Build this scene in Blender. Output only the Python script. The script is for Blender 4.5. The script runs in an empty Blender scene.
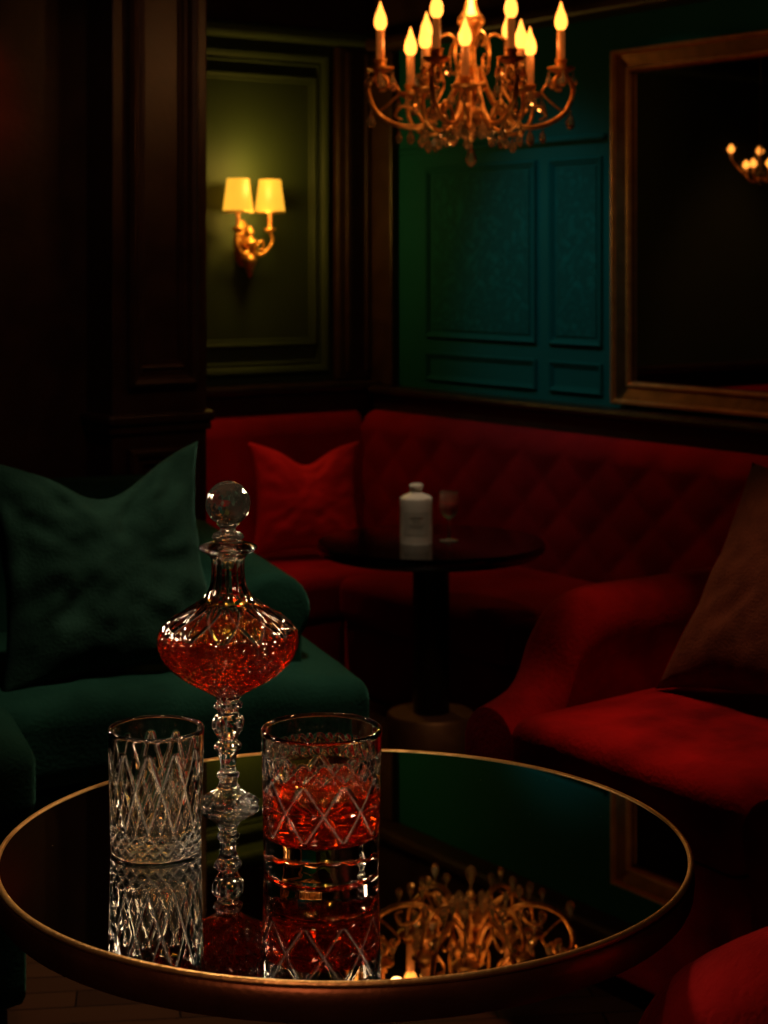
import bpy, bmesh, math, random
from mathutils import Vector, Matrix, noise
random.seed(4)
PHI = math.radians(35.7)
CP, SP = math.cos(PHI), math.sin(PHI)
CAMH, F = 1.15, 1770.0
pi = math.pi

def room(a, b, z=0.0):            # room axes (a along left wall, b along right wall) -> world
    return Vector((a*CP - b*SP, a*SP + b*CP, z))
WL_B, WR_A = 4.612, 3.261          # left wall plane, right wall plane
def la(px):                        # surveyed position along left wall
    r = (px-384)/F
    return (WL_B*SP + WL_B*CP*r)/(CP - SP*r)
def rb(px):
    r = (px-384)/F
    return (WR_A*CP - WR_A*SP*r)/(SP + CP*r)
def W(px, py, Y):
    return Vector(((px-384)/F*Y, Y, CAMH-(py-260)/F*Y))

# ------------------------------------------------------------------ materials
def newmat(name):
    m = bpy.data.materials.new(name); m.use_nodes = True
    nt = m.node_tree
    return m, nt, nt.nodes["Principled BSDF"]
def setp(b, **kw):
    for k, v in kw.items():
        k = k.replace("_", " ")
        if k in b.inputs:
            b.inputs[k].default_value = v
def c4(c): return (c[0], c[1], c[2], 1)
def mat(name, c1, c2=None, rough=.5, scale=20, bump=0.0, bscale=80, rvar=0.0, detail=4, **kw):
    m, nt, b = newmat(name)
    c2 = c2 or tuple(x*.8 for x in c1)
    tc = nt.nodes.new("ShaderNodeTexCoord")
    n = nt.nodes.new("ShaderNodeTexNoise"); n.inputs["Scale"].default_value = scale; n.inputs["Detail"].default_value = detail
    nt.links.new(tc.outputs["Object"], n.inputs["Vector"])
    mx = nt.nodes.new("ShaderNodeMix"); mx.data_type = 'RGBA'
    mx.inputs[6].default_value = c4(c1); mx.inputs[7].default_value = c4(c2)
    cr = nt.nodes.new("ShaderNodeMapRange"); cr.inputs[1].default_value = .35; cr.inputs[2].default_value = .65
    nt.links.new(n.outputs[0], cr.inputs[0]); nt.links.new(cr.outputs[0], mx.inputs[0])
    nt.links.new(mx.outputs[2], b.inputs["Base Color"])
    b.inputs["Roughness"].default_value = rough
    if rvar:
        mr = nt.nodes.new("ShaderNodeMapRange"); mr.inputs[3].default_value = max(0, rough-rvar); mr.inputs[4].default_value = rough+rvar
        nt.links.new(n.outputs[0], mr.inputs[0]); nt.links.new(mr.outputs[0], b.inputs["Roughness"])
    if bump:
        n2 = nt.nodes.new("ShaderNodeTexNoise"); n2.inputs["Scale"].default_value = bscale; n2.inputs["Detail"].default_value = 5
        nt.links.new(tc.outputs["Object"], n2.inputs["Vector"])
        bp = nt.nodes.new("ShaderNodeBump"); bp.inputs["Strength"].default_value = bump; bp.inputs["Distance"].default_value = .01
        nt.links.new(n2.outputs[0], bp.inputs["Height"]); nt.links.new(bp.outputs[0], b.inputs["Normal"])
    setp(b, **kw)
    return m

M_green = mat("green_velvet", (.009,.040,.023), (.026,.095,.058), .9, 5, .25, 160, detail=7, Sheen_Weight=.6, Sheen_Roughness=.35, Sheen_Tint=(.2,.62,.42,1), Specular_IOR_Level=.12)
M_greenp = mat("green_pillow_velvet", (.014,.036,.022), (.034,.080,.050), .95, 8, .35, 220, detail=7, Sheen_Weight=.45, Sheen_Roughness=.35, Sheen_Tint=(.3,.62,.45,1), Specular_IOR_Level=.1)
M_red = mat("red_velvet", (.15,.002,.004), (.62,.012,.012), .9, 6, .3, 140, detail=8, Sheen_Weight=.3, Sheen_Roughness=.35, Sheen_Tint=(1,.05,.05,1), Specular_IOR_Level=.1)
M_redd = mat("red_booth_velvet", (.24,.003,.008), (.40,.005,.010), .9, 5, .2, 120, detail=6, Sheen_Weight=.25, Sheen_Roughness=.4, Sheen_Tint=(1,.05,.05,1), Specular_IOR_Level=.1)
M_redp = mat("red_pillow_velvet", (.40,.007,.012), (.54,.014,.014), .9, 9, .2, 200, Sheen_Weight=.2, Sheen_Tint=(1,.1,.08,1), Specular_IOR_Level=.1)
M_brownp = mat("brown_pillow_cloth", (.085,.026,.012), (.13,.040,.018), .9, 30, .5, 300, Sheen_Weight=.3, Sheen_Tint=(1,.4,.2,1), Specular_IOR_Level=.2)
M_wood = mat("dark_wood", (.030,.012,.006), (.048,.020,.010), .42, 14, .1, 60, rvar=.08)
M_rail = mat("dark_rail_wood", (.020,.008,.005), (.032,.014,.008), .3, 14, .08, 60)
M_wallL = mat("green_wall_paint", (.038,.060,.026), (.046,.070,.031), .6, 3, .08, 120, Specular_IOR_Level=.3)
M_ceil = mat("ceiling_paint", (.02,.028,.024), (.025,.033,.028), .8, 3)
M_dark = mat("dark_plaster", (.014,.009,.007), (.02,.012,.009), .8, 4)
M_brass = mat("aged_brass", (.95,.58,.22), (.75,.42,.15), .34, 40, .1, 200, Metallic=.85)
M_bronze = mat("dark_bronze", (.38,.15,.07), (.26,.10,.045), .38, 25, .05, 200, Metallic=.9)
M_bronze2 = mat("brushed_bronze_base", (.34,.17,.08), (.26,.12,.055), .5, 25, .05, 200, Metallic=.5)
M_frame = mat("bronze_frame", (.30,.12,.05), (.20,.08,.03), .38, 25, .1, 160, Metallic=.9)
M_frameg = mat("gilt_frame_bead", (.90,.44,.17), (.70,.32,.11), .35, 25, .1, 160, Metallic=.8)
M_chand = mat("gilded_metal", (1.0,.50,.15), (.60,.27,.07), .34, 60, .15, 200, Metallic=.8)
M_blackm = mat("black_metal", (.012,.010,.009), (.02,.016,.014), .3, 30)
M_mirror = mat("mirror_silver", (.66,.60,.56), (.62,.58,.54), .02, 5, Metallic=1.0)
M_candle = mat("candle_tube_glow", (.55,.22,.06), (.45,.17,.04), .45, 30, Emission_Color=(1,.24,.035,1), Emission_Strength=.14)  # low emission puts flame glow into the tube itself
M_white = mat("white_ceramic", (.9,.83,.72), (.85,.78,.66), .4, 30)
M_label = mat("paper_label", (.62,.57,.48), (.56,.52,.44), .7, 60)
M_ink = mat("label_ink", (.1,.08,.07), (.12,.1,.08), .7, 60)

def glassmat(name, col, ior=1.5, rough=0.0, trans=1.0):
    return mat(name, col, tuple(x*.99 for x in col), rough, 30, Transmission_Weight=trans, IOR=ior)
def cutmat(name="cut_crystal", base_tr=1.0, amt=-.50):
    m, nt, b = newmat(name)
    at = nt.nodes.new("ShaderNodeAttribute"); at.attribute_name = "cut"
    tc = nt.nodes.new("ShaderNodeTexCoord")
    n = nt.nodes.new("ShaderNodeTexNoise"); n.inputs["Scale"].default_value = 90
    nt.links.new(tc.outputs["Object"], n.inputs["Vector"])
    mr = nt.nodes.new("ShaderNodeMapRange"); mr.inputs[1].default_value = .50; mr.inputs[2].default_value = 1.0
    nt.links.new(at.outputs["Fac"], mr.inputs[0])
    mu = nt.nodes.new("ShaderNodeMath"); mu.operation = 'MULTIPLY'
    nt.links.new(mr.outputs[0], mu.inputs[0]); nt.links.new(n.outputs[0], mu.inputs[1])
    tr = nt.nodes.new("ShaderNodeMath"); tr.operation = 'MULTIPLY_ADD'; tr.inputs[1].default_value = amt; tr.inputs[2].default_value = base_tr
    nt.links.new(mu.outputs[0], tr.inputs[0]); nt.links.new(tr.outputs[0], b.inputs["Transmission Weight"])
    ro = nt.nodes.new("ShaderNodeMath"); ro.operation = 'MULTIPLY_ADD'; ro.inputs[1].default_value = .45; ro.inputs[2].default_value = .012
    nt.links.new(mu.outputs[0], ro.inputs[0]); nt.links.new(ro.outputs[0], b.inputs["Roughness"])
    setp(b, Base_Color=(1,.96,.90,1), IOR=1.58)
    return m
M_glass = cutmat()
M_stop = glassmat("stopper_crystal", (1,.94,.87), 1.60, .03, .97)
M_crys = glassmat("chandelier_crystal", (1,.72,.42), 1.6, .02, .82)
M_whisky = glassmat("amber_whisky", (.92,.070,.006), 1.36, 0, .92)
M_wine = glassmat("red_liqueur", (.8,.02,.01), 1.34, 0, .4)

def emis(name, col, s, base=None):
    m, nt, b = newmat(name)
    tc = nt.nodes.new("ShaderNodeTexCoord"); n = nt.nodes.new("ShaderNodeTexNoise"); n.inputs["Scale"].default_value = 40
    nt.links.new(tc.outputs["Object"], n.inputs["Vector"])
    mr = nt.nodes.new("ShaderNodeMapRange"); mr.inputs[3].default_value = s*.92; mr.inputs[4].default_value = s*1.08
    nt.links.new(n.outputs[0], mr.inputs[0]); nt.links.new(mr.outputs[0], b.inputs["Emission Strength"])
    setp(b, Base_Color=c4(base or col), Emission_Color=c4(col), Roughness=.5)
    return m
M_flame = emis("flame_bulb_glow", (1,.33,.045), 3.4)
M_shade = emis("lampshade_glow", (1,.44,.03), 1.25, (.12,.05,.01))

def tealmat():
    m, nt, b = newmat("teal_damask_paint")
    tc = nt.nodes.new("ShaderNodeTexCoord")
    v = nt.nodes.new("ShaderNodeTexVoronoi"); v.inputs["Scale"].default_value = 22; v.feature = 'SMOOTH_F1'
    nt.links.new(tc.outputs["Object"], v.inputs["Vector"])
    w = nt.nodes.new("ShaderNodeTexWave"); w.inputs["Scale"].default_value = 9; w.inputs["Distortion"].default_value = 9; w.inputs["Detail"].default_value = 2
    w.inputs["Detail Scale"].default_value = 3
    nt.links.new(tc.outputs["Object"], w.inputs["Vector"])
    mu = nt.nodes.new("ShaderNodeMath"); mu.operation = 'MULTIPLY'
    nt.links.new(v.outputs[0], mu.inputs[0]); nt.links.new(w.outputs[1], mu.inputs[1])
    mx = nt.nodes.new("ShaderNodeMix"); mx.data_type = 'RGBA'
    mx.inputs[6].default_value = (.003,.062,.066,1); mx.inputs[7].default_value = (.006,.125,.13,1)
    nt.links.new(mu.outputs[0], mx.inputs[0]); nt.links.new(mx.outputs[2], b.inputs["Base Color"])
    bp = nt.nodes.new("ShaderNodeBump"); bp.inputs["Strength"].default_value = .3; bp.inputs["Distance"].default_value = .008
    nt.links.new(mu.outputs[0], bp.inputs["Height"]); nt.links.new(bp.outputs[0], b.inputs["Normal"])
    setp(b, Roughness=.8, Specular_IOR_Level=.1)
    return m
M_damask = tealmat()
M_teal = mat("teal_wall_paint", (.003,.074,.078), (.004,.086,.090), .8, 3, .06, 120, Specular_IOR_Level=.12)

def floormat():
    m, nt, b = newmat("dark_parquet")
    tc = nt.nodes.new("ShaderNodeTexCoord")
    mp = nt.nodes.new("ShaderNodeMapping"); mp.inputs["Rotation"].default_value = (0,0,.5)
    nt.links.new(tc.outputs["Object"], mp.inputs["Vector"])
    br = nt.nodes.new("ShaderNodeTexBrick"); br.inputs["Scale"].default_value = 5
    br.inputs["Color1"].default_value = (.14,.048,.018,1); br.inputs["Color2"].default_value = (.08,.028,.012,1)
    br.inputs["Mortar"].default_value = (.008,.004,.002,1); br.inputs["Mortar Size"].default_value = .008
    br.inputs["Brick Width"].default_value = 1.6; br.inputs["Row Height"].default_value = .3
    nt.links.new(mp.outputs[0], br.inputs["Vector"])
    nt.links.new(br.outputs["Color"], b.inputs["Base Color"])
    setp(b, Roughness=.35)
    return m
M_floor = floormat()

def tablemat():
    m, nt, b = newmat("black_mirror_glass")
    tc = nt.nodes.new("ShaderNodeTexCoord")
    n = nt.nodes.new("ShaderNodeTexNoise"); n.inputs["Scale"].default_value = 300; n.inputs["Detail"].default_value = 1
    nt.links.new(tc.outputs["Object"], n.inputs["Vector"])
    mr = nt.nodes.new("ShaderNodeMapRange"); mr.inputs[1].default_value = .79; mr.inputs[2].default_value = .84
    nt.links.new(n.outputs[0], mr.inputs[0])
    mx = nt.nodes.new("ShaderNodeMix"); mx.data_type = 'RGBA'
    mx.inputs[6].default_value = (.50,.51,.50,1); mx.inputs[7].default_value = (.5,.48,.45,1)
    nt.links.new(mr.outputs[0], mx.inputs[0]); nt.links.new(mx.outputs[2], b.inputs["Base Color"])
    ro = nt.nodes.new("ShaderNodeMath"); ro.operation = 'MULTIPLY_ADD'; ro.inputs[1].default_value = .4; ro.inputs[2].default_value = .008
    nt.links.new(mr.outputs[0], ro.inputs[0]); nt.links.new(ro.outputs[0], b.inputs["Roughness"])
    setp(b, Metallic=1.0)
    return m
M_table = tablemat()
M_table2 = mat("black_lacquer", (.006,.004,.004), (.009,.006,.006), .10, 20, IOR=2.4)

# ------------------------------------------------------------------ object helpers
def finish(name, bm, m, parent=None, loc=(0,0,0), rot=(0,0,0), smooth=True, **props):
    me = bpy.data.meshes.new(name)
    bmesh.ops.recalc_face_normals(bm, faces=bm.faces)
    bm.to_mesh(me); bm.free()
    if smooth:
        for p in me.polygons: p.use_smooth = True
    me.materials.append(m)
    o = bpy.data.objects.new(name, me)
    bpy.context.scene.collection.objects.link(o)
    o.location = loc; o.rotation_euler = rot
    if parent: o.parent = parent
    for k, v in props.items(): o[k] = v
    return o
def empty(name, loc, rotz=0, **props):
    o = bpy.data.objects.new(name, None); o.empty_display_size = .05
    bpy.context.scene.collection.objects.link(o)
    o.location = loc; o.rotation_euler = (0,0,rotz)
    for k, v in props.items(): o[k] = v
    return o
def auto(o, ang=40):
    me = o.data
    bm = bmesh.new(); bm.from_mesh(me)
    for e in bm.edges:
        if len(e.link_faces) == 2 and e.calc_face_angle(0) > math.radians(ang): e.smooth = False
    bm.to_mesh(me); bm.free()
    return o
def bm_box(hx, hy, hz, bev=0.0, seg=2, c=(0,0,0)):
    bm = bmesh.new()
    bmesh.ops.create_cube(bm, size=2)
    for v in bm.verts: v.co = Vector((v.co.x*hx, v.co.y*hy, v.co.z*hz))
    if bev: bmesh.ops.bevel(bm, geom=bm.edges[:], offset=bev, segments=seg, profile=.5, affect='EDGES')
    for v in bm.verts: v.co += Vector(c)
    return bm
def soft(hx, hy, hz, r, n=26, bulge=0.0, sidebulge=0.0, c=(0,0,0), wr=0.0, seed=0):
    bm = bmesh.new()
    bmesh.ops.create_cube(bm, size=2)
    bmesh.ops.subdivide_edges(bm, edges=bm.edges[:], cuts=n, use_grid_fill=True)
    h = Vector((hx,hy,hz))
    def warp(t):
        return math.sin(t*pi/2)*.65 + t*.35
    for v in bm.verts:
        u = Vector((v.co.x, v.co.y, v.co.z))
        p = Vector([warp(u[i])*h[i] for i in range(3)])
        rr = min(r, hx, hy, hz)
        q = Vector([max(-(h[i]-rr), min(h[i]-rr, p[i])) for i in range(3)])
        d = p-q
        if d.length > 1e-9:
            p = q + d.normalized()*rr
        fx, fy, fz = 1-(p.x/hx)**2, 1-(p.y/hy)**2, 1-(p.z/hz)**2
        if bulge: p.z += (1 if p.z > 0 else 0)*bulge*max(0,fx)**.6*max(0,fy)**.6
        if sidebulge:
            p.y += math.copysign(sidebulge*max(0,fx)**.5*max(0,fz), p.y) if abs(p.y) > hy*.7 else 0
        if wr:
            p += Vector((0,0,1))*wr*noise.noise(Vector((p.x*6+seed, p.y*6, p.z*3)))
            p += Vector((0,-1,0))*wr*noise.noise(Vector((p.x*7, p.y*3+seed, p.z*7)))
        v.co = p + Vector(c)
    return bm
def lathe(profile, seg=48, rf=None, sx=1, sy=1, bm=None, c=(0,0,0), dmax=.002):
    """profile: list (r,z[,flag]); closed shapes should start / end at r=0"""
    bm = bm or bmesh.new()
    cut = bm.verts.layers.float.new("cut") if rf else None
    rings = []
    c = Vector(c)
    for p in profile:
        r, z = p[0], p[1]; fl = p[2] if len(p) > 2 else 0
        if r < 1e-6:
            rings.append([bm.verts.new(Vector((0,0,z))+c)])
        else:
            ring = []
            for i in range(seg):
                t = 2*pi*i/seg
                rr = rf(r, z, t) if (rf and fl) else r
                v = bm.verts.new(Vector((rr*math.cos(t)*sx, rr*math.sin(t)*sy, z))+c)
                if cut: v[cut] = min(1.0, abs(r-rr)/dmax)
                ring.append(v)
            rings.append(ring)
    for a, b in zip(rings[:-1], rings[1:]):
        if len(a) == 1 and len(b) == 1: continue
        for i in range(seg):
            j = (i+1) % seg
            if len(a) == 1: bm.faces.new((a[0], b[i], b[j]))
            elif len(b) == 1: bm.faces.new((a[i], b[0], a[j]))
            else: bm.faces.new((a[i], b[i], b[j], a[j]))
    return bm
def cr(pts, n=6):
    P = [Vector(p) if len(p) == 3 else Vector((p[0], p[1], 0)) for p in pts]
    out = []
    for i in range(len(P)-1):
        p0 = P[max(0,i-1)]; p1 = P[i]; p2 = P[i+1]; p3 = P[min(len(P)-1,i+2)]
        for k in range(n):
            t = k/n
            out.append(.5*((2*p1)+(-p0+p2)*t+(2*p0-5*p1+4*p2-p3)*t*t+(-p0+3*p1-3*p2+p3)*t**3))
    out.append(P[-1])
    return out
def prof(pts, n=6, fl=1):
    return [(max(v.x, 0), v.y, fl) for v in cr([(p[0], p[1]) for p in pts], n)]
def tube(pts, rad, sides=10, bm=None):
    bm = bm or bmesh.new()
    n = len(pts)
    radf = rad if callable(rad) else (lambda t: rad)
    up = Vector((0.013,.999,.02))
    rings = []
    for i, p in enumerate(pts):
        t = (pts[min(n-1,i+1)]-pts[max(0,i-1)]).normalized()
        s = t.cross(up)
        if s.length < .05: s = t.cross(Vector((1,0,0)))
        s.normalize(); w = s.cross(t).normalized()
        r = radf(i/(n-1))
        rings.append([bm.verts.new(p+(s*math.cos(a)+w*math.sin(a))*r) for a in [2*pi*k/sides for k in range(sides)]])
    for a, b in zip(rings[:-1], rings[1:]):
        for k in range(sides):
            bm.faces.new((a[k], a[(k+1)%sides], b[(k+1)%sides], b[k]))
    bm.faces.new(rings[0][::-1]); bm.faces.new(rings[-1])
    return bm
def rframe(w, h, prof_, bm=None, second=()):
    bm = bm or bmesh.new()
    loops = []
    for ins, d in prof_:
        x, z = w/2-ins, h/2-ins
        loops.append([bm.verts.new((sx*x, -d, sz*z)) for sx, sz in ((-1,-1),(1,-1),(1,1),(-1,1))])
    for i, (a, b) in enumerate(zip(loops[:-1], loops[1:])):
        for k in range(4):
            f = bm.faces.new((a[k], a[(k+1)%4], b[(k+1)%4], b[k]))
            if i in second: f.material_index = 1
    return bm
def rbox(name, a, b, z, m, bev=0, **props):
    bm = bm_box(abs(a[1]-a[0])/2, abs(b[1]-b[0])/2, abs(z[1]-z[0])/2, bev)
    return finish(name, bm, m, loc=room((a[0]+a[1])/2, (b[0]+b[1])/2, (z[0]+z[1])/2), rot=(0,0,PHI), smooth=False, **props)
S = dict(kind="structure")

# ------------------------------------------------------------------ room shell
A0, B0, H = -1.6, -1.0, 2.35
rbox("floor", (A0-.1,WR_A+.1), (B0-.1,WL_B+.1), (-.08,0), M_floor, **S)
rbox("ceiling", (A0-.1,WR_A+.1), (B0-.1,WL_B+.1), (H,H+.08), M_ceil, **S)
rbox("wall_left", (A0-.1,WR_A+.1), (WL_B,WL_B+.1), (0,H), M_wallL, **S)
rbox("wall_right", (WR_A,WR_A+.1), (B0-.1,WL_B), (0,H), M_teal, **S)
rbox("wall_back", (A0,WR_A), (B0-.1,B0), (0,H), M_dark, **S)
rbox("wall_side", (A0-.1,A0), (B0-.1,WL_B), (0,H), M_dark, **S)
k = 1
def trim(a, b, z, m=M_rail, bev=.006):
    global k
    o = rbox("trim_%d" % k, a, b, z, m, bev, **S); k += 1
    return o
trim((1.2,WR_A), (WL_B-.075,WL_B), (.66,.745)); trim((1.2,WR_A), (WL_B-.10,WL_B), (.745,.772), bev=.01)
trim((WR_A-.06,WR_A), (0,WL_B-.10), (.66,.735)); trim((WR_A-.085,WR_A), (0,WL_B-.10), (.735,.758), bev=.01)
trim((1.2,WR_A), (WL_B-.05,WL_B), (1.86,2.35), M_wood); trim((1.2,WR_A), (WL_B-.09,WL_B), (1.82,1.86), M_wallL, .012)
trim((WR_A-.05,WR_A), (0,WL_B-.09), (1.84,2.35), M_wood); trim((WR_A-.09,WR_A), (0,WL_B-.09), (1.80,1.84), M_wood, .012)
trim((1.83,2.10), (2.2, 3.58), (2.15,2.35), M_wood, .01)
trim((la(331),la(369)), (WL_B-.04,WL_B), (.772,1.82), M_wood, .008)
trim((la(338),la(343)), (WL_B-.052,WL_B-.04), (.80,1.80), M_wood, .004)
trim((la(357),la(362)), (WL_B-.052,WL_B-.04), (.80,1.80), M_wood, .004)
trim((WR_A-.03,WR_A), (rb(399),WL_B-.04), (.758,1.80), M_wood, .006)
MP = [(0,0),(0,.016),(.008,.024),(.018,.020),(.026,.010),(.034,.012),(.040,0)]
def panel(plane, c0, c1, z0, z1, m, sc=1.0, off=0.0):
    global k
    w, h = abs(c1-c0), z1-z0
    bm = rframe(w, h, [(i*sc, d*sc) for i, d in MP])
    if plane == 'L': l = room((c0+c1)/2, WL_B-off, (z0+z1)/2); r = PHI
    elif plane == 'R': l = room(WR_A-off, (c0+c1)/2, (z0+z1)/2); r = PHI-pi/2
    else: l = room((c0+c1)/2, plane, (z0+z1)/2); r = PHI
    finish("trim_%d" % k, bm, m, loc=l, rot=(0,0,r), smooth=False, **S); k += 1
panel('L', 2.25, la(326), .80, 1.79, M_wallL)
panel('L', 2.32, la(315), .885, 1.72, M_wallL, .6)
panel('R', rb(427), rb(537), .915, 1.43, M_teal, .45)
panel('R', rb(550), rb(603), .915, 1.43, M_teal, .45)
panel('R', rb(427), rb(537), .785, .87, M_teal, .4)
panel('R', rb(550), rb(603), .785, .87, M_teal, .4)
for (x0,x1) in ((434,530),(557,597)):
    o = rbox("trim_%d" % k, (WR_A-.004,WR_A), (rb(x1),rb(x0)), (.94,1.405), M_damask, 0, **S); k += 1
trim((WR_A-.016,WR_A), (rb(608),rb(402)), (1.475,1.492), M_teal, .006)

PB = 3.6
rbox("wall_pillar", (1.832,2.078), (PB,PB+.22), (0,H), M_wood, .004, **S)
rbox("wall_partition", (-1.6,1.832), (PB+.13,PB+.20), (0,H), M_wood, **S)
panel(PB, 1.868, 2.045, .86, 1.95, M_wood, 1.0)
panel(PB, 1.895, 2.018, .90, 1.91, M_wood, .5)
panel(PB, 1.868, 2.045, .25, .72, M_wood, 1.0)
trim((1.815,2.092), (PB-.02,PB+.235), (.775,.80), M_wood, .008)
trim((1.822,2.085), (PB-.010,PB+.23), (.755,.775), M_wood, .004)
trim((1.81,2.097), (PB-.03,PB+.25), (0,.12), M_wood, .01)

# ------------------------------------------------------------------ banquette
BA, BB = WR_A-.121, WL_B-.13
ban = empty("banquette", room(2.6, 4.0, 0), PHI, label="L-shaped dark red velvet banquette with button-tufted back along the walls", category="sofa")
O = Vector((2.6, 4.0, 0))
def backrest(L, tuft, x0, y0, rotz, nm="backrest"):
    bm = bmesh.new()
    zt = .685; zb = .26
    secs = [(0, zb+(zt-.05-zb)*i/30, 1) for i in range(31)]
    for i in range(1, 11):
        a = pi*i/10
        secs.append((.05-.05*math.cos(a), zt-.05+.05*math.sin(a), 0))
    secs.append((.118, zt-.06, 0)); secs.append((.118, zb, 0))
    nx = max(8, int(L/.010))
    rows = []
    for i in range(nx+1):
        x = L*i/nx
        row = []
        for (y, z, f) in secs:
            if f and tuft:
                sx = .17
                q = abs(math.sin(pi*(x/sx+(z-zb)/.15)))*abs(math.sin(pi*(x/sx-(z-zb)/.15)))
                y = -tuft*q**.5
            elif f:
                y = -.012*math.sin(pi*(z-zb)/(zt-zb))
            row.append(bm.verts.new((x, y, z)))
        rows.append(row)
    for a, b in zip(rows[:-1], rows[1:]):
        for j in range(len(secs)-1):
            bm.faces.new((a[j], b[j], b[j+1], a[j+1]))
    bm.faces.new(rows[0]); bm.faces.new(rows[-1][::-1])
    return finish(nm, bm, M_redd, parent=ban, loc=(x0-O.x, y0-O.y, 0), rot=(0,0,rotz))
backrest(BA-.9, 0, .9, BB, 0)
backrest(BB-2.36, .010, BA, BB, -pi/2)
SZ = .31
def part_soft(name, parent, m, a, b, z, r, off, **kw):
    bm = soft((a[1]-a[0])/2, (b[1]-b[0])/2, (z[1]-z[0])/2, r, **kw)
    return finish(name, bm, m, parent=parent, loc=((a[0]+a[1])/2-off.x, (b[0]+b[1])/2-off.y, (z[0]+z[1])/2))
part_soft("seat", ban, M_redd, (.9,2.35), (BB-.58,BB+.01), (.19,SZ), .035, O, bulge=.01)
part_soft("seat", ban, M_redd, (2.355,BA), (BB-.58,BB+.01), (.19,SZ), .035, O, bulge=.01)
part_soft("seat", ban, M_redd, (BA-.5,BA+.01), (3.20,BB-.585), (.19,SZ), .035, O, bulge=.01)
part_soft("seat", ban, M_redd, (BA-.5,BA+.01), (2.38,3.195), (.19,SZ), .035, O, bulge=.01)
part_soft("base", ban, M_redd, (.9,BA), (BB-.55,BB+.12), (0,.19), .01, O, n=4)
part_soft("base", ban, M_redd, (BA-.47,BA+.115), (2.39,BB-.555), (0,.19), .01, O, n=4)

# ------------------------------------------------------------------ pillows
def pillow(name, m, size, thick, loc, R, chop=.0, wrs=1.0, cw=.42, cx=0.0, **props):
    bm = bmesh.new()
    n = 44
    top, bot = {}, {}
    for i in range(n+1):
        for j in range(n+1):
            x, y = -1+2*i/n, -1+2*j/n
            px = x*(1-.15*(1-y*y)*abs(x)**1.5); py = y*(1-.13*(1-x*x)*abs(y)**1.5)
            py -= chop*math.exp(-((x-cx)/cw)**2)*max(0,(y+.3)/1.3)**1.5
            h = ((1-x*x)*(1-y*y))**.42
            cd = chop*1.2*math.exp(-((x-cx)/.25)**2)*max(0,(y+.2)/1.2)
            wr = .10*noise.noise(Vector((x*2.2+size*30, y*2.2, 1)))+.06*noise.noise(Vector((x*6, y*6, size*9)))
            ang = math.atan2(y, x)
            wr += .06*math.sin(ang*14+2*noise.noise(Vector((x*3,y*3,2))))*min(1, (x*x+y*y)*.8)
            wr += .25*math.exp(-((x-y*.6+.1)/.10)**2)*noise.noise(Vector((x*2,y*2,7)))
            wr = wr*wrs - cd
            top[i,j] = bm.verts.new((px*size/2, py*size/2, thick/2*h*(1+wr)))
            bot[i,j] = top[i,j] if (i in (0,n) or j in (0,n)) else bm.verts.new((px*size/2, py*size/2, -thick/2*h*(1-wr)))
    for i in range(n):
        for j in range(n):
            bm.faces.new((top[i,j], top[i+1,j], top[i+1,j+1], top[i,j+1]))
            f = [bot[i,j], bot[i,j+1], bot[i+1,j+1], bot[i+1,j]]
            try: bm.faces.new(f)
            except ValueError: pass
    o = finish(name, bm, m, loc=loc, **props)
    o.rotation_euler = R.to_euler()
    return o
def pose(facing_deg, lean, spin=0):
    base = Matrix(((0,0,1),(1,0,0),(0,1,0)))
    return Matrix.Rotation(math.radians(facing_deg),3,'Z') @ Matrix.Rotation(-math.radians(lean),3,'Y') @ base @ Matrix.Rotation(math.radians(spin),3,'Z')

pillow("throw_pillow", M_redp, .325, .13, W(306,498,4.96), pose(-76, 18, -1), chop=.30,
       label="plump red velvet throw pillow leaning in the banquette corner", category="pillow")

# ------------------------------------------------------------------ red armchair
AO = Vector((2.2, 1.92, 0))
arm_ch = empty("armchair", room(AO.x, AO.y, 0), PHI, label="deep red velvet armchair with sweeping rolled arms", category="armchair")
def sweeparm(y0):
    bm = bmesh.new()
    P = [(0,.425),(.04,.437),(.08,.455),(.11,.49),(.135,.545),(.17,.585),(.23,.60),(.4,.60),(.7,.60),(.80,.60)]
    pts = cr([(p[0], p[1]) for p in P], 6)
    rows = []
    for i, p in enumerate(pts):
        s, zt = p.x, p.y
        w, rr = .048, .064
        low = zt-.13-.07*max(0,min(1,(zt-.43)/.15))
        sec = [(-w, .10), (-w, low)]
        zc = zt-rr
        for q in range(17):
            t = math.radians(215-250*q/16)
            sec.append((rr*math.cos(t), zc+rr*math.sin(t)))
        sec += [(w, low), (w, .10)]
        sh = 0.0 if i else .012
        rows.append([bm.verts.new((s, y*(1-sh*8), z-sh)) for y, z in sec])
    for a, b in zip(rows[:-1], rows[1:]):
        for j in range(len(a)-1):
            bm.faces.new((a[j], b[j], b[j+1], a[j+1]))
        bm.faces.new((a[-1], b[-1], b[0], a[0]))
    bm.faces.new(rows[0]); bm.faces.new(rows[-1])
    o = finish("arm", bm, M_red, parent=arm_ch, loc=(1.805-AO.x, y0-AO.y, 0))
    return auto(o, 50)
sweeparm(2.225); sweeparm(1.615)
part_soft("seat_cushion", arm_ch, M_red, (1.79,2.56), (1.672,2.172), (.30,.425), .035, AO, bulge=.02, wr=.006)
part_soft("base", arm_ch, M_red, (1.81,2.62), (1.66,2.18), (.08,.298), .015, AO, n=8)
part_soft("backrest", arm_ch, M_red, (2.56,2.74), (1.555,2.285), (.10,.76), .06, AO, sidebulge=.01)
for aa in (1.84, 2.7):
    for bb in (1.60, 2.24):
        finish("foot", bm_box(.02,.02,.04,.004), M_wood, parent=arm_ch, loc=(aa-AO.x, bb-AO.y, .062), smooth=False)
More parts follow.
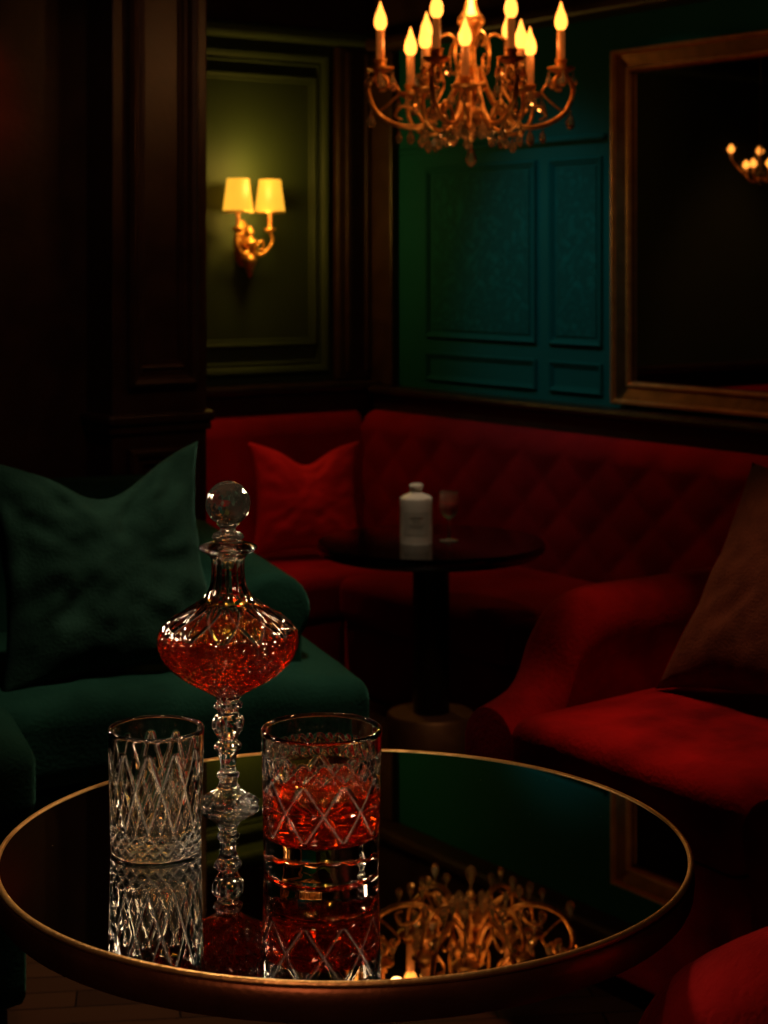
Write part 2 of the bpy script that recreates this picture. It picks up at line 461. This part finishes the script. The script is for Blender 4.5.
pillow("throw_pillow", M_brownp, .44, .13, room(2.205,1.905,.628), pose(math.degrees(PHI)+180, 36, 3), chop=.05,
       label="large brown woven throw pillow leaning on red armchair", category="pillow")

# ------------------------------------------------------------------ near armchair
nc = empty("armchair", (.57,1.45,0), 0, label="dark red velvet armchair with arched rounded back", category="armchair")
bm = soft(.37, .055, .30, .05, n=30)
for v in bm.verts:
    u = v.co.x/.372
    ar = (.44+.235*math.sqrt(max(0,1-u*u)))/.68
    z = v.co.z+.38
    v.co.z = .08+(z-.08)*ar
    v.co.y += .10*u*u
finish("backrest", bm, M_red, parent=nc, loc=(-.005,-.10,0))
finish("seat_cushion", soft(.24,.17,.05,.04,bulge=.015), M_red, parent=nc, loc=(.06,.14,.36))
finish("base", soft(.24,.17,.10,.02,n=8), M_red, parent=nc, loc=(.06,.14,.21))
for xx in (-.14,.26):
    for yy in (.0,.27):
        finish("foot", bm_box(.018,.018,.056,.004), M_wood, parent=nc, loc=(xx,yy,.056), smooth=False)

# ------------------------------------------------------------------ green sofa
GA = math.radians(20)
gs = empty("sofa", (-.025,3.11,0), GA, label="dark green velvet sofa with rounded arm and loose seat cushions", category="sofa")
def gpart(name, x, y, z, r, m=M_green, **kw):
    bm = soft((x[1]-x[0])/2, (y[1]-y[0])/2, (z[1]-z[0])/2, r, **kw)
    return finish(name, bm, m, parent=gs, loc=((x[0]+x[1])/2, (y[0]+y[1])/2, (z[0]+z[1])/2))
gpart("seat_cushion", (-.72,.01), (0,.62), (.27,.415), .04, bulge=.022, wr=.006)
gpart("seat_cushion", (-1.45,-.725), (0,.62), (.27,.415), .04, bulge=.022, wr=.006)
gpart("base", (-1.5,-.01), (.02,.80), (.06,.268), .02, n=8)
gpart("backrest", (-1.5,-.17), (.60,.80), (.10,.70), .07, sidebulge=.012)
def garm(x0):
    bm = bmesh.new()
    rows = []
    ys = [(.13,.018),(.135,.006),(.15,0),(.3,0),(.5,0),(.70,0),(.76,.0)]
    for (y, sh) in ys:
        zt = .585 + .02*max(0,(y-.15)); w, rr = .052, .072
        sec = [(-w,.08),(-w,zt-.17)]
        for q in range(21):
            t = math.radians(220-260*q/20)
            sec.append(((rr-sh)*math.cos(t), zt-rr+(rr-sh)*math.sin(t)))
        sec += [(w,zt-.17),(w,.08)]
        rows.append([bm.verts.new((x0+a, y, z)) for a, z in sec])
    for a, b in zip(rows[:-1], rows[1:]):
        for j in range(len(a)-1): bm.faces.new((a[j], b[j], b[j+1], a[j+1]))
        bm.faces.new((a[-1], b[-1], b[0], a[0]))
    bm.faces.new(rows[0]); bm.faces.new(rows[-1])
    return auto(finish("arm", bm, M_green, parent=gs), 50)
garm(-.135); garm(-1.52)
for xx in (-.06,-1.44):
    for yy in (.06,.74):
        finish("foot", bm_box(.02,.02,.03,.004), M_wood, parent=gs, loc=(xx,yy,.031), smooth=False)
pillow("throw_pillow", M_greenp, .42, .13, W(104,564,3.13), pose(20-90+6, 20, 2), chop=.32, wrs=2.2, cw=.5, cx=.08,
       label="large dark green velvet throw pillow leaning on green sofa", category="pillow")
ot = empty("ottoman", (-.81,2.60,0), GA, label="dark green velvet ottoman with rounded cushion beside the sofa", category="ottoman")
finish("seat_cushion", soft(.28,.14,.065,.04,bulge=.01), M_green, parent=ot, loc=(0,0,.385))
finish("base", soft(.265,.13,.13,.02,n=8), M_green, parent=ot, loc=(0,0,.19))
for xx in (-.22,.22):
    for yy in (-.1,.1):
        finish("foot", bm_box(.018,.018,.03,.004), M_wood, parent=ot, loc=(xx,yy,.031), smooth=False)

# ------------------------------------------------------------------ small pedestal table
TX, TY = (431-384)/F*4.15, 4.15
TH = CAMH-281/F*TY
st = empty("side_table", (TX,TY,0), 0, label="round black pedestal table in front of the red banquette", category="table")
finish("tabletop", lathe([(0,TH-.03),(.25,TH-.03),(.262,TH-.026),(.268,TH-.016),(.268,TH-.008),(.264,TH),(0,TH)], 96), M_table2, parent=st)
auto(st.children[0], 50)
finish("pedestal", lathe([(0,.07),(.043,.07),(.043,TH-.06),(.06,TH-.031),(0,TH-.031)], 40), M_blackm, parent=st)
auto(finish("base", lathe([(0,0),(.103,0),(.103,.084),(.099,.090),(.04,.092),(0,.092)], 64), M_bronze2, parent=st, label="brushed bronze drum base"), 40)
bx = W(416,541,4.15)
bo = empty("candle_jar", (bx.x,4.13,TH), 0, label="white ceramic candle jar with paper label and small neck", category="candle")
finish("jar", lathe(prof([(0,0),(.034,0),(.038,.003),(.038,.05),(.038,.098),(.034,.107),(.022,.113),(.015,.117),(.0135,.123)],5)+[(.0135,.124),(0,.124)], 48), M_white, parent=bo)
finish("lid", lathe([(0,.1242),(.0165,.1242),(.0165,.134),(.013,.137),(0,.138)], 32), M_white, parent=bo)
bm = bmesh.new()
R0 = .0386
g = [[bm.verts.new((R0*math.sin(t), -R0*math.cos(t), z)) for t in [math.radians(-48+96*i/16) for i in range(17)]] for z in (.02,.075)]
for i in range(16): bm.faces.new((g[0][i], g[0][i+1], g[1][i+1], g[1][i]))
finish("label", bm, M_label, parent=bo)
bm = bmesh.new()
for (z, hh, half) in ((.060,.0025,22),(.052,.0015,14),(.044,.0012,26),(.039,.0012,22)):
    g = [[bm.verts.new((.0389*math.sin(t), -.0389*math.cos(t), zz)) for t in [math.radians(-half+2*half*i/8) for i in range(9)]] for zz in (z,z+hh)]
    for i in range(8): bm.faces.new((g[0][i], g[0][i+1], g[1][i+1], g[1][i]))
finish("label_print", bm, M_ink, parent=bo)
sg = empty("liqueur_glass", (W(449,541,4.15).x,4.15,TH), 0, label="small stemmed glass with red liqueur on black table", category="glass")
M_sg = glassmat("thin_stem_glass", (1,.85,.72), 1.5, .02, .88)
finish("glass", lathe(prof([(0,0),(.021,0.001),(.021,.003),(.007,.006),(.0036,.015),(.0036,.045),(.006,.052),(.018,.064),(.024,.083),(.022,.116)],5)+[(.0208,.116)]+prof([(.0208,.116),(.0226,.083),(.017,.066),(.004,.056),(0,.055)],5), 40), M_sg, parent=sg)
finish("liqueur", lathe([(0,.0552),(.004,.0562),(.017,.0662),(.0222,.080),(.0225,.090),(0,.090)], 40), M_wine, parent=sg)

# ------------------------------------------------------------------ main cocktail table
MX, MY, MT, MR = -.0367, 1.667, .60, .3226
mt = empty("cocktail_table", (MX,MY,0), 0, label="round black glass cocktail table with thin brass rim", category="table")
auto(finish("tabletop", lathe([(0,MT-.010),(MR-.004,MT-.010),(MR-.004,MT),(0,MT)], 160), M_table, parent=mt, label="polished black mirror glass top"), 30)
rp = []
for i in range(12):
    t = 2*pi*i/12
    rp.append((MR-.0016+.0030*math.cos(t), MT-.001+.0028*math.sin(t)))
rp.append(rp[0])
finish("rim", lathe(rp, 180), M_brass, parent=mt, label="thin polished brass rim")
auto(finish("apron", lathe([(MR-.012,MT-.012),(MR-.001,MT-.004),(MR+.0015,MT-.007),(MR+.002,MT-.016),(MR+.001,MT-.027),(MR-.001,MT-.031),(MR-.03,MT-.031),(MR-.012,MT-.012)], 160), M_bronze, parent=mt), 60)
finish("underside", lathe([(0,MT-.022),(MR-.03,MT-.022),(MR-.03,MT-.0105),(0,MT-.0105)], 96), M_blackm, parent=mt)
finish("pedestal", lathe([(0,.02),(.03,.02),(.025,.05),(.025,MT-.07),(.06,MT-.0225),(0,MT-.0225)], 40), M_bronze, parent=mt)
finish("base", lathe([(0,0),(.17,0),(.17,.010),(.16,.016),(.03,.025),(0,.025)], 80), M_bronze, parent=mt)

def tri(x, w):
    x = abs(x-round(x))
    return max(0, 1-x/w)
H1, RT, RB = .1150, .0450, .0420
def cut1(r, z, t):
    u = t/(2*pi)*11
    if .026 < z < .100:
        kz = (z-.028)/.074
        d = max(tri(u+kz, .11), tri(u-kz, .11))
        d = max(d, .8*max(tri(u+.5+kz, .07), tri(u+.5-kz, .07)) if z < .075 else 0)
        f = min(1, (z-.026)/.002, (.100-z)/.002)
        return r-.0024*d*f
    if z <= .026:
        d = max(tri(u*2+z/.012, .3), tri(u*2-z/.012, .3))
        f = min(1, max(0,(z-.004))/.002, (.026-z)/.0015)
        return r-.0020*d*f
    return r
def tprof(H, RT, RB, zb, wall):
    P = [(0,.0008,0),(RB*.6,.0004,0),(RB-.004,0,0),(RB-.0012,.0008,0),(RB,.003,0)]
    n = 120
    for i in range(1, n):
        z = .003+(H-.0035-.003)*i/n
        P.append((RB+(RT-RB)*z/H, z, 1))
    P += [(RT-.0003,H-.001,0),(RT-.0010,H,0),(RT-wall+.0006,H,0),(RT-wall,H-.0012,0)]
    RI = RB-wall
    for i in range(1, 30):
        z = H-.0012-(H-zb-.006)*i/30
        P.append((RI+(RT-wall-RI)*(z/H), z, 0))
    P += [(RI-.0008,zb+.004,0),(RI-.004,zb+.001,0),(RI*.6,zb,0),(0,zb-.0003,0)]
    return P
T1 = W(156,850,1.65)
t1 = empty("whisky_tumbler", (T1.x,1.65,MT), .1, label="empty cut crystal tumbler with long diamond lattice on black table", category="glass")
finish("glass", lathe(tprof(H1,RT,RB,.016,.0036), 330, cut1, dmax=.0024), M_glass, parent=t1)
H2, RT2, RB2 = .1275, .0547, .0520
def cut2(r, z, t):
    u = t/(2*pi)*9
    if .036 < z < .088:
        kz = (z-.036)/.052
        d = max(tri(u+kz, .10), tri(u-kz, .10))
        d = max(d, .8*tri(2*kz, .06))
        f = min(1, (z-.036)/.002, (.088-z)/.002)
        return r-.0030*d*f
    if .088 <= z < .108:
        kz = (z-.088)/.020
        d = max(tri(u*2+kz, .14), tri(u*2-kz, .14), tri(u*4+kz,.14)*.8, tri(u*4-kz,.14)*.8)
        f = min(1, (z-.088)/.0015, (.108-z)/.0015)
        return r-.0020*d*f
    if .012 < z <= .036:
        d = tri(u*2, .4)
        f = min(1, (z-.012)/.01, (.036-z)/.002)
        return r-.0006*d*f
    return r
T2 = W(321.5,868,1.601)
t2 = empty("whisky_tumbler", (T2.x,1.601,MT), .25, label="cut crystal tumbler half filled with red amber whisky", category="glass")
finish("glass", lathe(tprof(H2,RT2,RB2,.031,.0040), 330, cut2, dmax=.0030), M_glass, parent=t2)
def ri2(z): return RB2-.0040+(RT2-RB2)*(z/H2)
lz = .074
lp = [(0,.0305,0),(ri2(.03)*.6,.0308,0),(ri2(.03)-.0035,.0322,0),(ri2(.03)-.0005,.0355,0)]
lp += [(ri2(z)+.0003, z, 0) for z in (.04,.05,.06,.068,lz-.001)] + [(ri2(lz)+.0003,lz,0),(0,lz,0)]
auto(finish("whisky", lathe(lp, 128), M_whisky, parent=t2), 40)

D = W(228,805,1.786)
dc = empty("decanter", (D.x,1.786,MT), .0, label="footed cut crystal decanter with ball stopper and amber whisky", category="decanter")
outer = [(.0,.002),(.020,.0015),(.0290,0),(.0312,.002),(.0308,.005),(.024,.009),(.015,.015),(.0105,.021),(.0095,.027),
         (.0125,.031),(.0085,.036),(.0088,.046),(.0115,.054),(.0150,.060),(.0100,.066),(.0120,.071),(.0170,.080),(.0165,.087),
         (.0110,.093),(.0125,.098),(.0160,.101),(.0120,.106),(.0150,.111),(.0280,.119),(.0480,.131),(.0640,.146),(.0705,.160),(.0712,.168),
         (.0690,.177),(.0600,.187),(.0440,.197),(.0300,.206),(.0215,.216),(.0178,.228),(.0170,.240),(.0175,.248),(.0200,.253),(.0290,.258),(.0285,.262),(.0200,.265),(.0150,.266)]
inner = [(.0150,.266),(.0125,.262),(.0118,.250),(.0122,.236),(.0140,.222),(.0200,.210),(.0300,.203),(.0430,.194),(.0570,.184),(.0655,.175),(.0680,.166),
         (.0665,.158),(.0600,.146),(.0450,.134),(.0270,.124),(.0120,.119),(0,.118)]
def cutd(r, z, t):
    if .118 < z < .160:
        u = t/(2*pi)*18
        kz = (z-.118)/.014
        d = max(tri(u+kz, .15), tri(u-kz, .15))
        return r-.0022*d*min(1,(z-.118)/.004,(.160-z)/.002)
    if .160 <= z < .172:
        u = t/(2*pi)*36
        return r-.0018*max(tri(u,.3), tri((z-.160)/.006,.2))
    if .172 <= z < .205:
        u = t/(2*pi)*12
        kz = (z-.172)/.033
        d = max(tri(u+kz*.9,.11), tri(u-kz*.9,.11), .7*tri(u*2,.08))
        return r-.0022*d*min(1,(z-.172)/.002,(.205-z)/.004)
    if .205 <= z < .25:
        return r-.0012*tri(t/(2*pi)*10,.5)
    if .015 < z <= .112:
        return r*(1-.14*tri(t/(2*pi)*8,.5))
    if z <= .015 and r > .01:
        return r-.0014*tri(t/(2*pi)*20,.4)
    return r
body = prof(outer, 7, 1)+prof(inner, 4, 0)[1:]
finish("body", lathe(body, 300, cutd, dmax=.0030), M_glass, parent=dc)
def inner_r(z):
    return min(prof(inner, 8, 0), key=lambda p: abs(p[1]-z))[0]
lz = .1755
lp = [(0,.1178,0)]
for p in reversed(prof(inner[:], 5, 0)):
    if p[0] > .0005 and p[1] < lz-.0005: lp.append((p[0]+.0003, p[1]-.0001, 0))
lp += [(inner_r(lz)+.0003, lz, 0), (0, lz, 0)]
auto(finish("whisky", lathe(lp, 128), M_whisky, parent=dc), 40)
bm = lathe([(0,.240),(.0085,.240),(.0105,.266),(.0125,.2665),(.0165,.270),(.0150,.274),(.0085,.277),(.0080,.280),(.0120,.2835),(0,.2835)], 24)
ico = bmesh.ops.create_icosphere(bm, subdivisions=3, radius=.0230)
for v in ico['verts']: v.co.z += .3045
finish("stopper", bm, M_stop, parent=dc, smooth=False, label="faceted crystal ball stopper")

# ------------------------------------------------------------------ chandelier
CX, CY = (471-384)/F*3.8, 3.8
ch = empty("chandelier", (CX,CY,.010), 0, label="gilded candle chandelier with scrolled arms and crystal drops hanging from ceiling", category="chandelier")
finish("column", lathe(prof([(0,1.392),(.006,1.396),(.012,1.408),(.006,1.420),(.020,1.432),(.034,1.452),(.022,1.474),(.012,1.490),(.030,1.505),(.034,1.520),(.014,1.535),(.011,1.60),(.018,1.63),(.030,1.655),(.016,1.68),(.009,1.72),(.009,1.80),(.016,1.82),(.006,1.84)],5)+[(.006,2.29),(0,2.29)], 32), M_chand, parent=ch)
finish("canopy", lathe([(0,2.285),(.03,2.29),(.055,2.315),(.06,2.339),(0,2.339)], 40), M_chand, parent=ch)
armp = cr([(.018,0,1.555),(.035,0,1.505),(.065,0,1.455),(.105,0,1.428),(.155,0,1.430),(.200,0,1.455),(.221,0,1.500),(.213,0,1.528),(.195,0,1.540),(.180,0,1.525),(.184,0,1.508),(.196,0,1.506)], 7)
curl = cr([(.022,0,1.60),(.05,0,1.625),(.085,0,1.60),(.09,0,1.56),(.068,0,1.545),(.058,0,1.565),(.070,0,1.575)], 6)
curl2 = cr([(.10,0,1.430),(.12,0,1.462),(.15,0,1.470),(.163,0,1.450),(.148,0,1.442)], 6)
curl3 = cr([(.200,0,1.458),(.175,0,1.478),(.155,0,1.500),(.165,0,1.518),(.176,0,1.508)], 6)
bm_arm = tube(armp, lambda t: .0066-.0022*t, 8); tube(curl, lambda t: .0042-.0015*t, 6, bm_arm); tube(curl2, lambda t: .0038-.0012*t, 6, bm_arm)
tube(curl3, .0028, 6, bm_arm)
a0 = finish("arm", bm_arm, M_chand)
armi = cr([(.018,0,1.50),(.030,0,1.455),(.060,0,1.420),(.100,0,1.412),(.132,0,1.435),(.142,0,1.470),(.135,0,1.490)], 7)
bm_arm = tube(armi, lambda t: .0060-.0022*t, 8)
tube(cr([(.05,0,1.428),(.06,0,1.46),(.09,0,1.468),(.10,0,1.448),(.088,0,1.44)], 6), .0034, 6, bm_arm)
a1 = finish("arm", bm_arm, M_chand)
RC, ZC = .195, 1.540
pan0 = finish("candle_cup", lathe(prof([(0,0),(.010,.001),(.026,.009),(.030,.015),(.024,.013),(.012,.012),(.0125,.026),(.0145,.032)],4)+[(.010,.032),(0,.031)], 24), M_chand)
can0 = finish("candle", lathe([(0,.031),(.0085,.031),(.0085,.092),(.007,.095),(0,.095)], 20), M_candle)
fl0 = finish("flame_bulb", lathe(prof([(0,.095),(.008,.097),(.0135,.108),(.0120,.124),(.006,.140),(.0015,.155),(0,.158)],4), 20), M_flame)
def drop(length=.036, r=.0085):
    bm = bmesh.new()
    lathe([(0,0),(r*.35,-length*.12),(r*.2,-length*.2),(r*.7,-length*.45),(r,-length*.72),(r*.6,-length*.92),(0,-length)], 6, bm=bm)
    return bm
dr0 = finish("crystal_drop", drop(), M_crys, smooth=False)
link = bpy.context.scene.collection.objects.link
protos = [a0, a1, pan0, can0, fl0, dr0]
outer_ang = [4, 62, 118, 176, 246, 292]
inner_ang = [16, 163, 222, 262, 318]
for ang, inn in [(a, 0) for a in outer_ang]+[(a, 1) for a in inner_ang]:
    arm = (a1 if inn else a0).copy(); link(arm); arm.parent = ch; arm.rotation_euler = (0,0,math.radians(ang))
    rc, zc = (.135, 1.488) if inn else (RC, ZC)
    for s in (pan0, can0, fl0):
        c = s.copy(); link(c); c.parent = arm; c.location = (rc,0,zc)
    ds = [(rc+.027,0,zc+.008),(rc,.027,zc+.008),(rc,-.027,zc+.008)]
    ds += [(.095,0,1.408),(.135,0,1.43)] if inn else [(rc-.026,0,zc+.006),(.155,0,1.424),(.105,0,1.422),(.215,0,1.465)]
    for (rx, ry, rz) in ds:
        c = dr0.copy(); link(c); c.parent = arm; c.location = (rx, ry, rz)
        s = random.uniform(.9,1.3); c.scale = (s,s,s)
for i in range(8):
    a = 2*pi*i/8
    c = dr0.copy(); link(c); c.parent = ch; c.location = (.034*math.cos(a), .034*math.sin(a), 1.448); c.scale = (1.3,1.3,1.3)
c = dr0.copy(); link(c); c.parent = ch; c.location = (0,0,1.393); c.scale = (1.5,1.5,1.5)
for p in protos: bpy.data.objects.remove(p)

# second small candle pendant behind the pillar (seen in the mirror)
pc = room(2.05,4.05,0)
c2 = empty("chandelier", (pc.x,pc.y,0), .3, label="small gilded candle pendant reflected in the framed mirror", category="chandelier")
finish("column", lathe(prof([(0,1.38),(.012,1.395),(.006,1.41),(.016,1.43),(.004,1.45)],4)+[(.003,2.33),(.03,2.335),(.04,2.349),(0,2.349)], 20), M_blackm, parent=c2)
for i in range(7):
    a = 2*pi*i/7
    rr = .10 if i % 2 else .06; zz = .05 if i % 2 else 0
    cc = cr([(.008,0,1.43),(.03,0,1.41),(rr-.01,0,1.42+zz),(rr,0,1.44+zz)],5)
    ar = finish("arm", tube(cc, .003, 6), M_chand, parent=c2, rot=(0,0,a))
    finish("candle", lathe([(0,1.44+zz),(.005,1.44+zz),(.005,1.455+zz),(0,1.455+zz)], 12, c=(rr,0,0)), M_candle, parent=ar)
    finish("flame_bulb", lathe(prof([(0,1.455+zz),(.009,1.460+zz),(.012,1.469+zz),(.006,1.480+zz),(0,1.486+zz)],3), 12, c=(rr,0,0)), M_flame, parent=ar)

# ------------------------------------------------------------------ wall sconce
sc_a = la(242)
sc = empty("wall_sconce", room(sc_a, WL_B, 1.15), PHI, label="gilded twin-arm wall sconce with two glowing cream shades", category="wall lamp")
bp_ = lathe(prof([(0,.014),(.014,.013),(.020,.010),(.026,.012),(.034,.006),(.036,0)],4)+[(0,0)], 32, sx=.8, sy=2.0)
for v in bp_.verts:
    x, y, z = v.co; v.co = (x, -z, y+.05)
finish("backplate", bp_, M_chand, parent=sc)
bm = lathe(prof([(0,-.055),(.005,-.05),(.013,-.028),(.022,.002),(.010,.02),(.019,.035),(.026,.055),(.010,.07),(.014,.085),(.004,.10),(0,.105)],4), 20, c=(0,-.045,0))
tube([Vector((0,-.01,.05)), Vector((0,-.045,.05))], .008, 8, bm)
finish("stem", bm, M_chand, parent=sc)
for sx_ in (-1,1):
    pts = cr([(0,-.045,.04),(sx_*.025,-.055,.015),(sx_*.05,-.065,.03),(sx_*.066,-.07,.06),(sx_*.056,-.07,.085)],6)
    bm = tube(pts, lambda t: .0066-.002*t, 8)
    tube(cr([(sx_*.02,-.05,.04),(sx_*.04,-.05,.06),(sx_*.045,-.05,.035),(sx_*.03,-.05,.03)],5), .0038, 6, bm)
    ar = finish("arm", bm, M_chand, parent=sc)
    finish("candle_cup", lathe(prof([(0,.082),(.012,.085),(.018,.095),(.008,.098),(.008,.105)],4)+[(0,.105)], 20, c=(sx_*.056,-.07,0)), M_chand, parent=ar)
    finish("candle", lathe([(0,.104),(.006,.104),(.006,.16),(0,.16)], 12, c=(sx_*.056,-.07,0)), M_candle, parent=ar)
    bm = lathe([(.046,.145),(.0330,.243),(.0315,.243),(.0445,.145),(.046,.145)], 40, c=(sx_*.056,-.07,0))
    finish("lamp_shade", bm, M_shade, parent=ar, label="glowing cream tapered shade")
    finish("shade_trim", lathe([(.0470,.142),(.0470,.147),(.0445,.147),(.0445,.142),(.0470,.142)], 40, c=(sx_*.056,-.07,0)), M_brass, parent=ar)

# ------------------------------------------------------------------ framed mirror
m0, m1, mz0, mz1 = rb(620), 2.35, .768, 1.705
w, h = m0-m1, mz1-mz0
mir = empty("framed_mirror", room(WR_A-.001, (m0+m1)/2, (mz0+mz1)/2), PHI-pi/2, label="large wall mirror in bronze gilt frame above the banquette", category="mirror")
fr = finish("frame", rframe(w, h, [(0,0),(0,.030),(.004,.038),(.010,.038),(.015,.028),(.046,.018),(.050,.025),(.055,.025),(.060,.016),(.066,.004)], second=(1,2,3,5,6,7)), M_frame, parent=mir, smooth=False)
fr.data.materials.append(M_frameg)
bm = bmesh.new()
vs = [bm.verts.new((sx*(w/2-.062), -.008, sz*(h/2-.062))) for sx, sz in ((-1,-1),(1,-1),(1,1),(-1,1))]
bm.faces.new(vs)
finish("mirror_glass", bm, M_mirror, parent=mir, smooth=False)

# ------------------------------------------------------------------ lights
def light(kind, name, loc, e, col, size=.05, target=None, spot=60, blend=.8):
    L = bpy.data.lights.new(name, kind); L.energy = e; L.color = col
    if kind == 'AREA': L.shape = 'DISK'; L.size = size
    else: L.shadow_soft_size = size
    if kind == 'SPOT': L.spot_size = math.radians(spot); L.spot_blend = blend
    o = bpy.data.objects.new(name, L); link(o); o.location = loc
    if target is not None:
        o.rotation_euler = (Vector(target)-Vector(loc)).to_track_quat('-Z','Y').to_euler()
    return o
light('POINT', "chandelier_light", (CX,CY-.02,1.71), 1.3, (1,.46,.15), .03)
for ang in (4,176,246,292):
    a = math.radians(ang)
    light('POINT', "candle_light", (CX+.16*math.cos(a), CY+.16*math.sin(a), 1.61), .15, (1,.46,.14), .015)
light('SPOT', "chandelier_under_fill", (CX-.1,CY-.45,.75), 6, (1,.50,.18), .04, (CX,CY-.02,1.5), 26)  # added spot from below, no fixture, gilds the undersides of the arms
light('POINT', "sconce_light", room(sc_a, WL_B-.125, 1.42), 1.5, (1,.58,.10), .03)
light('POINT', "sconce_light_low", room(sc_a, WL_B-.125, 1.275), 1.0, (1,.58,.10), .03)
light('SPOT', "teal_wall_fill", room(2.3, 3.74, 2.2), 18, (.15,1,.92), .08, room(WR_A,3.72,1.02), 40, 1.0)  # unseen teal spot added to brighten the right wall
light('SPOT', "mirror_frame_fill", room(2.65, 3.25, 2.25), 4.5, (1,.6,.3), .05, room(WR_A,3.26,1.2), 46, 1.0)  # added fill to bring up the mirror frame, no fixture above it
light('SPOT', "booth_fill", room(2.4,4.0,2.3), 30, (1,.40,.2), .06, room(2.50,4.22,.35), 30, 1.0)  # unseen fill added to redden the corner seat
light('SPOT', "booth_fill_behind_pillar", room(1.6,4.15,2.3), 14, (1,.40,.2), .06, room(1.6,4.4,.6), 50)  # added fill for the stretch of booth the mirror reflects
light('SPOT', "booth_fill_side", room(2.75,3.0,2.3), 5, (1,.40,.2), .06, room(3.08,3.1,.5), 50)  # weak unseen fill added along the right backrest
light('SPOT', "side_table_fill", (.04,3.75,2.3), 28, (1,.75,.5), .04, (.09,4.13,.54), 9)  # narrow added spot to brighten jar and glass, no fixture
light('SPOT', "side_table_base_fill", (.33,3.30,.80), 2.5, (1,.6,.3), .04, (.11,4.12,.06), 14)  # unseen spot added under the tabletop edge to show the drum base
light('SPOT', "armchair_fill", room(2.2,1.95,2.3), 40, (1,.45,.25), .06, room(1.98,1.93,.4), 24, 1.0)  # added fill over the seat cushion, no ceiling fixture
light('SPOT', "sofa_fill", (-.10,2.75,2.3), 30, (1,.95,.7), .08, (-.34,3.08,.4), 40, 1.0)  # unseen fill added to lift the green velvet
light('SPOT', "pillar_fill", (-.1,2.4,2.3), 9, (1,.5,.25), .08, (-.55,4.0,1.2), 40)  # added warm fill so the pillar mouldings show
light('SPOT', "red_accent", (-.80,3.1,2.2), 26, (1,.05,.03), .03, (-.93,3.93,1.54), 16, 1.0)  # unseen red spot added for the glow on the partition
G = (-.13,1.68,.70)
light('SPOT', "table_fill_back", (-.45,2.45,2.3), 60, (1,.66,.38), .06, (-.12,1.68,.65), 22)  # added spot behind the glassware for glints, no fixture
light('SPOT', "table_fill_front", (.35,1.0,2.3), 34, (1,.66,.38), .06, (-.10,1.68,.65), 22)  # second unseen spot added on the glassware, from the camera side
light('SPOT', "glass_fill_left", (-1.0,1.9,1.20), 26, (1,.72,.45), .10, G, 24)  # added soft spot, no lamp here, reflects in the crystal from the left
light('SPOT', "glass_fill_right", (.95,1.25,1.35), 26, (1,.72,.45), .10, G, 22)  # matching added spot on the right, also without a lamp
light('SPOT', "glass_rim_fill_left", (-.75,2.35,1.05), 12, (1,.75,.5), .045, G, 26)  # unseen small source added for rim sparkle, left rear
light('SPOT', "glass_rim_fill_right", (.50,2.45,1.35), 14, (1,.70,.42), .05, G, 24)  # unseen small source added for rim sparkle, right rear
light('SPOT', "glass_fill_front", (-.55,.75,1.75), 14, (1,.75,.5), .05, G, 22)  # extra unseen spot added for front glints in the cuts
light('SPOT', "low_front_fill", (-.35,.35,1.5), 9, (1,.45,.25), .12, (-.05,1.36,.58), 30)  # added fill from the camera side to bring out the apron
light('SPOT', "floor_fill", (-.30,2.15,2.25), 9, (1,.5,.28), .05, (-.42,2.75,0), 16, 1.0)  # unseen spot added to brighten a strip of parquet
light('SPOT', "near_chair_fill", (.5,1.2,2.3), 1.8, (1,.45,.25), .05, (.45,1.35,.5), 22)  # faint added fill on the arched chair back, no fixture

w_ = bpy.data.worlds.new("World"); bpy.context.scene.world = w_; w_.use_nodes = True
w_.node_tree.nodes["Background"].inputs[0].default_value = (.02,.012,.010,1)
w_.node_tree.nodes["Background"].inputs[1].default_value = .05

# ------------------------------------------------------------------ camera
cam = bpy.data.cameras.new("camera"); co = bpy.data.objects.new("camera", cam); link(co)
co.location = (0,0,CAMH); co.rotation_euler = (pi/2,0,0)
cam.lens = F/1024*36; cam.sensor_width = 36; cam.shift_y = -(512-260)/1024
cam.clip_start = .05
cam.dof.use_dof = True; cam.dof.focus_distance = 1.66; cam.dof.aperture_fstop = 11
bpy.context.scene.camera = co
bpy.context.scene.view_settings.view_transform = 'Standard'
